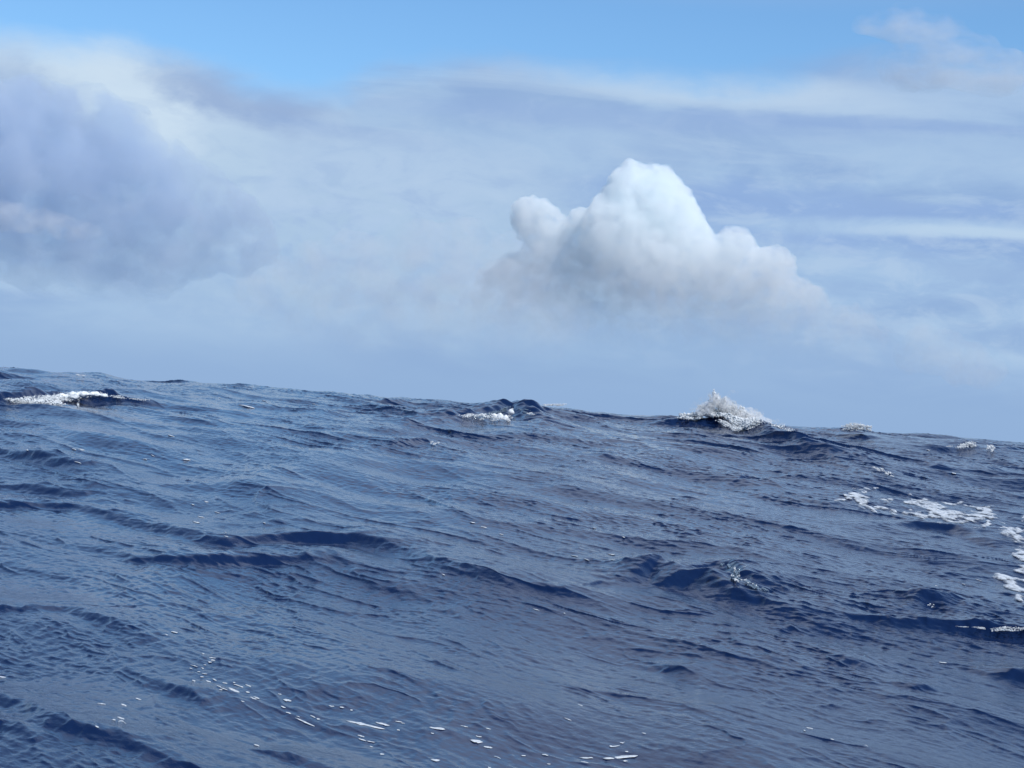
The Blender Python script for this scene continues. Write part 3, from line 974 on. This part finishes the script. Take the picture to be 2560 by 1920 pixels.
# the big splash
R1 = crest_range(1830, 1066)
rg = face_range(R1, 0.2)
t1 = root('breaking_wave', EYE + sight(1830, 1080) * R1)
tag(t1, 'largest breaking crest, throwing a jagged plume of white spray above the skyline', 'breaking wave', 'breaking crests')
froth('foam', [(1890, 1068, 66, 17, 1900, 3, 10, 34), (1926, 1084, 30, 20, 900, 3, 10), (1840, 1046, 54, 13, 700, 2.5, 8, 30), (1726, 1040, 30, 7, 300, 2, 7), (1790, 1036, 30, 5, 260, 2, 8),
               (1768, 1022, 20, 10, 150, 2, 7), (1788, 996, 6, 14, 130, 2, 8, -12), (1812, 1006, 5, 14, 90, 2, 7, 20), (1776, 1010, 9, 10, 80, 2, 6), (1836, 1018, 6, 10, 70, 2, 6, -30), (1856, 1022, 5, 9, 60, 2, 6), (1815, 1022, 22, 10, 130, 2, 7), (1818, 1062, 26, 6, 160, 2, 7, 20), (1840, 1072, 18, 7, 160, 2, 7), (1990, 1090, 40, 8, 200, 2, 7, 28),
               (2040, 1116, 24, 5, 60, 2, 6, 30)], M_FOAM, t1, 11, rg, 0.7, 1.6)
froth('spray', [(1786, 1006, 16, 24, 300, 1.4, 4, -15), (1812, 1004, 8, 20, 160, 1.2, 3.5, 20), (1832, 1020, 24, 14, 260, 1.4, 4, 35), (1766, 1004, 24, 16, 60, 1.0, 2.4), (1882, 1040, 24, 15, 620, 1.2, 3), (1760, 1022, 30, 14, 220, 1.2, 3.5), (1735, 1010, 40, 20, 26, 1.0, 2.2),
                (1930, 1060, 28, 12, 220, 1.2, 3), (1800, 985, 40, 12, 30, 1, 2)], M_FOAM, t1, 12, rg, 1.0)
froth('thrown_water', [(1795, 1014, 28, 20, 110, 2.5, 7), (1835, 1030, 32, 14, 90, 2.5, 7, 35), (1740, 1036, 34, 7, 60, 2, 6), (1990, 1088, 50, 11, 180, 2.5, 7, 28)],
      M_DROP, t1, 13, rg, 0.8)

def mist(blobs, Rk, dens, parent, seed):
    """fine spray hanging about a crest: a small cloud of droplets"""
    mt = vapour('spray_mist', dens, Rk, col=(0.95, 0.98, 1.0), noise_px=9, lo=0.36, hi=0.66, aniso=0.0, detail=4, skin=0)
    o = cloud_hull('mist', blobs, Rk, mt, 2.0, [(10, 4)], seed=seed)
    o['kind'] = 'stuff'
    bpy.context.view_layer.update()
    o.parent = parent
    o.matrix_parent_inverse = parent.matrix_world.inverted()
    return o


mist([(1788, 1002, 15, 0), (1880, 1062, 22, -0.5), (1905, 1076, 22, -1), (1930, 1088, 18, -2), (1850, 1048, 20, 0), (1770, 1020, 16, 0), (1815, 1014, 18, 0), (1840, 1026, 16, 0), (1872, 1036, 18, 0), (1892, 1046, 16, 0), (1915, 1060, 16, 0), (1750, 1030, 12, 0)], R1 - 0.4, 4.0, t1, 3)

white_water([(1845, 1048, 8, 0, 1.6), (1862, 1056, 10, 0, 1.4), (1880, 1062, 12, -0.5, 1.3), (1898, 1070, 14, -1, 1.2), (1916, 1076, 15, -1.5, 1.2), (1930, 1086, 15, -2, 1.1), (1934, 1098, 9, -3), (1944, 1074, 8, -1),
             (1888, 1078, 9, -2), (1908, 1090, 9, -3), (1785, 1036, 5, 0, 3.0), (1745, 1036, 5, 0, 1.8), (1724, 1041, 5, 0, 1.6), (1760, 1026, 8, 0.2), (1776, 1014, 7, 0.2), (1790, 998, 6, 0.3), (1806, 1014, 8, 0.3), (1822, 1026, 9, 0.2),
             (1842, 1036, 8, 0.2), (1868, 1042, 7, 0.3), (1836, 1072, 5, -2, 1.8), (1706, 1042, 3, 0, 1.6), (1968, 1086, 5, -1, 1.8)], R1 - 0.1, t1, 4)

# whitecap on the dark peak at the centre
R2 = crest_range(1250, 1046)
rg = face_range(R2, 0.2)
t2 = root('breaking_wave', EYE + sight(1240, 1040) * R2)
tag(t2, 'white froth spilling down the left face of the dark peak at centre', 'breaking wave', 'breaking crests')
froth('foam', [(1178, 1040, 28, 5, 120, 2, 6, -3), (1206, 1042, 16, 6, 70, 2, 6), (1240, 1042, 26, 9, 130, 2, 6), (1268, 1046, 12, 8, 50, 2, 6), (1280, 1028, 10, 6, 50, 2, 6, -40), (1332, 1034, 14, 3, 40, 2, 5, 6),
               (1272, 1054, 4, 7, 20, 2, 5)], M_FOAM, t2, 21, rg, 0.4)
froth('thrown_water', [(1222, 1038, 44, 9, 130, 2.5, 7, -8), (1262, 1024, 26, 6, 80, 2.5, 7, -14), (1310, 1026, 20, 4, 40, 2, 5, 14)], M_DROP, t2, 22, rg, 0.4)

white_water([(1166, 1041, 3.5, 0, 1.6), (1184, 1040, 4.5, 0, 1.5), (1202, 1041, 5, 0, 1.3), (1218, 1046, 5, 0), (1234, 1042, 6, 0), (1250, 1042, 6, 0), (1264, 1046, 5, 0), (1278, 1030, 4, 0), (1270, 1054, 3, 0)], R2 - 0.75, t2, 5, 1.2)

# long whitecap at the far left
R3 = crest_range(170, 1000)
rg = face_range(R3, 0.2)
t3 = root('breaking_wave', EYE + sight(160, 1000) * R3)
tag(t3, 'long low whitecap tumbling along the far water near the left edge', 'breaking wave', 'breaking crests')
froth('foam', [(30, 1001, 18, 6, 110, 2.5, 7), (75, 1004, 34, 11, 420, 2.5, 8, -4), (125, 1002, 34, 13, 440, 2.5, 8, -4), (180, 990, 30, 9, 320, 2.5, 7, -5), (225, 986, 36, 6, 300, 2, 6),
               (280, 991, 30, 3, 80, 2, 5, 3), (350, 999, 44, 3, 50, 2, 4, 6), (196, 1010, 3, 12, 30, 2, 5), (150, 1012, 14, 6, 80, 2, 6)], M_FOAM, t3, 31, rg, 0.5)
froth('spray', [(120, 990, 90, 5, 120, 1.2, 2.6, -6), (225, 981, 36, 3, 50, 1.2, 2.4)], M_FOAM, t3, 32, rg, 0.5)

white_water([(20, 1002, 5, 0, 2.0), (50, 1002, 7, 0, 1.6), (78, 1004, 9, 0, 1.5), (104, 1002, 11, 0, 1.4), (130, 1002, 11, 0, 1.3), (156, 996, 9, 0, 1.3), (182, 990, 8, 0, 1.4), (208, 986, 6, 0, 1.5), (236, 986, 5, 0, 1.6), (262, 989, 3.5, 0, 1.8)],
            R3 - 0.75, t3, 6, 1.4)

# far whitecaps on and below the skyline
def far_cap(name, zones, at, label, seed, lift=0.4):
    Rk = crest_range(*at)
    o = froth(name, zones, M_FOAM, None, seed, face_range(Rk - lift, 0.25), 0.6)
    c = np.array(EYE + sight(*at) * Rk)
    o.data.transform(Matrix.Translation(-Vector(c)))
    o.location = Vector(c)
    return tag(o, label, 'whitecap', 'small whitecaps')


far_cap('whitecap', [(2140, 1068, 28, 7, 420, 2, 6), (2135, 1063, 18, 5, 150, 1.5, 4), (2174, 1070, 10, 6, 110, 2, 5), (2120, 1073, 16, 4, 90, 2, 5)], (2140, 1078), 'puffy white breaker standing on the skyline right of the splashing crest', 41, 0.2)
far_cap('whitecap', [(2420, 1113, 24, 6, 200, 2, 6, -8), (2385, 1116, 26, 2, 40, 1.5, 4, -5), (2477, 1119, 11, 7, 110, 2, 5, 35)], (2430, 1118), 'small torn whitecap close under the skyline at the far right', 42)
far_cap('whitecap', [(2196, 1174, 16, 4, 70, 2, 5, 14), (2222, 1185, 14, 4, 70, 2, 6, 20)], (2205, 1182), 'little white curl at the tail of the splashing crest, lower right of it', 43)
far_cap('whitecap', [(1385, 1012, 28, 3, 160, 1.5, 4, -2), (1400, 1014, 14, 2, 40, 1.5, 3)], (1390, 1022), 'thin white line of foam on the skyline just right of the centre peak', 44, -1.5)
far_cap('whitecap', [(206, 940, 14, 2, 60, 1.5, 3.5, 12)], (206, 946), 'tiny white foam sliver on the skyline above the left whitecap', 45, -1.0)
far_cap('whitecap', [(1086, 1108, 12, 4, 40, 2, 4, 6), (1078, 1105, 5, 4, 16, 1.5, 4)], (1080, 1112), 'tiny white tick on a dark wavelet below the centre peak', 46)

# glittering little crests in the middle distance
pA = surf(1845, 1452)
RA = np.linalg.norm(pA - EYE)
rg = face_range(RA, 0.08, 2.0, 0.6)
t4 = root('breaking_wave', pA)
tag(t4, 'small sharp crest with glinting white beads above the dark wave right of centre', 'breaking wave', 'breaking crests')
froth('foam', [(1835, 1423, 5, 8, 16, 3, 7, -20), (1832, 1439, 5, 5, 14, 3, 7), (1846, 1440, 4, 6, 8, 3, 6), (1842, 1453, 12, 4, 26, 3, 7, 25), (1856, 1450, 7, 3, 10, 3, 6), (1870, 1457, 4, 3, 6, 3, 6), (1881, 1460, 3, 2, 5, 3, 5),
               (1890, 1463, 3, 2, 4, 3, 5)], M_FOAM, t4, 51, rg, 0.15)
froth('thrown_water', [(1826, 1418, 6, 8, 40, 4, 10), (1806, 1414, 8, 5, 30, 4, 9, -20), (1838, 1440, 12, 14, 90, 4, 10), (1868, 1458, 24, 6, 90, 4, 9, 24), (1905, 1472, 24, 4, 50, 3, 7, 20)], M_DROP, t4, 52, rg, 0.15)

pB = surf(2327, 1524)
RB = np.linalg.norm(pB - EYE)
far = froth('whitecap', [(2326, 1511, 8, 3, 14, 2, 5), (2330, 1516, 3, 2, 10, 3, 6)], M_FOAM, None, 53, lambda x, y: RB - 0.05, 0.15)
far.data.transform(Matrix.Translation(-Vector(pB)))
far.location = Vector(pB)
tag(far, 'glassy bubble of foam on the tip of the small peaked wave at right', 'whitecap', 'small whitecaps')
pC = surf(2480, 1580)
RC = np.linalg.norm(pC - EYE)
far = froth('whitecap', [(2400, 1566, 24, 1.2, 30, 1.5, 4, 3), (2450, 1570, 34, 1.6, 60, 2, 5, 3), (2520, 1572, 46, 5, 150, 2.5, 8, 0), (2580, 1574, 30, 6, 80, 3, 8)], M_FOAM, None, 54, face_range(RC, 0.08, 2.0, 2.0), 0.3)
far.data.transform(Matrix.Translation(-Vector(pC)))
far.location = Vector(pC)
tag(far, 'thin white foam lip along the low dark wave at the right edge', 'whitecap', 'small whitecaps')


# ------------------------------------------------------------------ clouds, some kilometres out over the sea
zat = lambda py, dist, px=1600: float(EYE[2] + sight(px, py)[2] * dist)
D1 = 4500.0
mc = vapour('cumulus_vapour', 0.036, D1, col=(0.0, 0.74, 0.92), absorb=0.035, z_lo=zat(980, D1), z_hi=zat(460, D1), power=2.9, noise_px=36, lo=0.30, hi=0.50, aniso=0.0, detail=6)
cum = cloud_hull('cumulus_cloud', [
    (1600, 520, 84, 0), (1640, 500, 66, -0.3), (1575, 470, 46, -0.2), (1660, 580, 90, 0.2), (1540, 600, 90, -0.4), (1470, 560, 40, -0.4),
    (1500, 545, 34, -0.8), (1700, 640, 80, 0.2), (1590, 680, 110, -0.3), (1500, 680, 90, 0), (1440, 640, 50, 0.3),
    (1750, 720, 110, 0.4), (1840, 660, 62, 0.6), (1850, 610, 30, 0.6), (1930, 680, 46, 0.7), (1900, 740, 90, 0.5), (1990, 790, 80, 0.6),
    (1640, 780, 140, 0.2), (1820, 830, 130, 0.5), (2060, 840, 70, 0.6), (2120, 810, 32, 0.6), (2010, 880, 90, 0.5), (1450, 790, 80, 0.4), (1440, 720, 50, -0.3),
    (1320, 740, 90, 0.5, 1.3), (1500, 850, 120, 0.3, 1.8), (1850, 890, 110, 0.4, 1.8), (2130, 880, 80, 0.6, 1.3), (1390, 600, 40, 0.4), (1340, 560, 42, 0.4), (1325, 530, 26, 0.4), (1370, 640, 54, 0.4)],
    D1, mc, 4.0, [(70, 28), (30, 22), (14, 15), (7, 6)], seed=3)
tag(cum, 'bright white billowing cumulus cloud towering over the splashing crest', 'cloud')

D4 = 5800.0
mfh = vapour('faint_vapour', 0.0034, D4, col=(0.0, 0.66, 1.0), absorb=0.08, z_lo=zat(900, D4, 1000), z_hi=zat(600, D4, 1000), noise_px=60, lo=0.36, hi=0.62, aniso=0.0, detail=6, skin=0.01)
fnt = cloud_hull('cumulus_cloud', [(700, 720, 70, 0, 1.4), (800, 690, 80, 0), (880, 640, 60, 0), (950, 700, 100, 0), (1060, 640, 80, 0), (1160, 610, 60, 0.2), (1180, 690, 110, 0), (1290, 680, 90, 0.3), (1080, 760, 130, 0, 1.5), (850, 790, 100, 0, 1.6), (1300, 800, 110, 0, 1.5)],
                 D4, mfh, 7.0, [(60, 24), (26, 16), (12, 7)], seed=27)
tag(fnt, 'faint heaped cumulus fading into the haze left of the bright white cumulus', 'cloud')

D2 = 5200.0
mg = vapour('shaded_vapour', 0.0065, D2, col=(0.0, 0.42, 0.82), absorb=0.40, z_lo=zat(860, D2, 200), z_hi=zat(380, D2, 200), noise_px=84, lo=0.37, hi=0.51, skin=0.008, aniso=0.0, detail=5)  # absorption puts the shade on this cloud into its own colour
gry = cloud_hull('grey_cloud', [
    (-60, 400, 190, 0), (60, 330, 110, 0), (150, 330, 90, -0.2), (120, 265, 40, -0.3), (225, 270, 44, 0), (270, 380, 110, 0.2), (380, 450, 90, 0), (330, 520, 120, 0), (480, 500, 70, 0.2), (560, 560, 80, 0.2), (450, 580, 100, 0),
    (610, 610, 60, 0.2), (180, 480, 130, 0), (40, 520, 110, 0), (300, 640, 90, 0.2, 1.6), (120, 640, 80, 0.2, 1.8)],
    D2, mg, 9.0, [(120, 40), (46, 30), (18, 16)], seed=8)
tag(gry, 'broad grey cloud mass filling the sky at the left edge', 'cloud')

mst = vapour('strip_vapour', 0.012, 4600.0, col=(0.0, 0.55, 1.0), absorb=0.16, noise_px=40, lo=0.40, hi=0.66, aniso=0.0, detail=5, skin=0.01)
stp = cloud_hull('small_cloud', [(-50, 530, 30, 0, 3.0), (40, 545, 30, 0, 2.6), (120, 560, 26, 0, 2.6), (190, 578, 18, 0, 2.6)], 4600.0, mst, 4.0, [(40, 14), (16, 8)], seed=33)
tag(stp, 'small bright white strip of cloud across the grey mass at the left edge', 'cloud')

D3 = 6500.0
mwp = vapour('wisp_vapour', 0.0075, D3, col=(0.0, 0.62, 1.0), absorb=0.10, noise_px=60, lo=0.40, hi=0.72, aniso=0.0, detail=6, stretch=(0.6, 1, 1.2), skin=0.01)
wsp = cloud_hull('wispy_cloud', [(2190, 55, 26, 0, 1.8), (2260, 60, 40, 0, 1.5), (2330, 100, 60, 0, 1.3), (2400, 150, 60, 0, 1.6), (2480, 180, 50, 0, 1.8), (2300, 170, 50, 0, 1.8)],
    D3, mwp, 8.0, [(60, 20), (24, 10)], seed=14)
tag(wsp, 'thin white wisp curling into the blue at the top right corner', 'cloud')

ml = vapour('low_vapour', 0.0035, D3, col=(0.0, 0.62, 1.0), absorb=0.10, noise_px=50, lo=0.34, hi=0.66, aniso=0.0, detail=6, skin=0.01)
lowc = cloud_hull('cumulus_cloud', [(2310, 860, 46, 0), (2350, 880, 54, 0, 1.2), (2410, 910, 54, 0, 1.2), (2280, 890, 40, 0), (2450, 930, 40, 0, 1.4)], D3, ml, 6.0, [(50, 16), (20, 8)], seed=19)
tag(lowc, 'small faint cumulus low over the sea at the right', 'cloud')
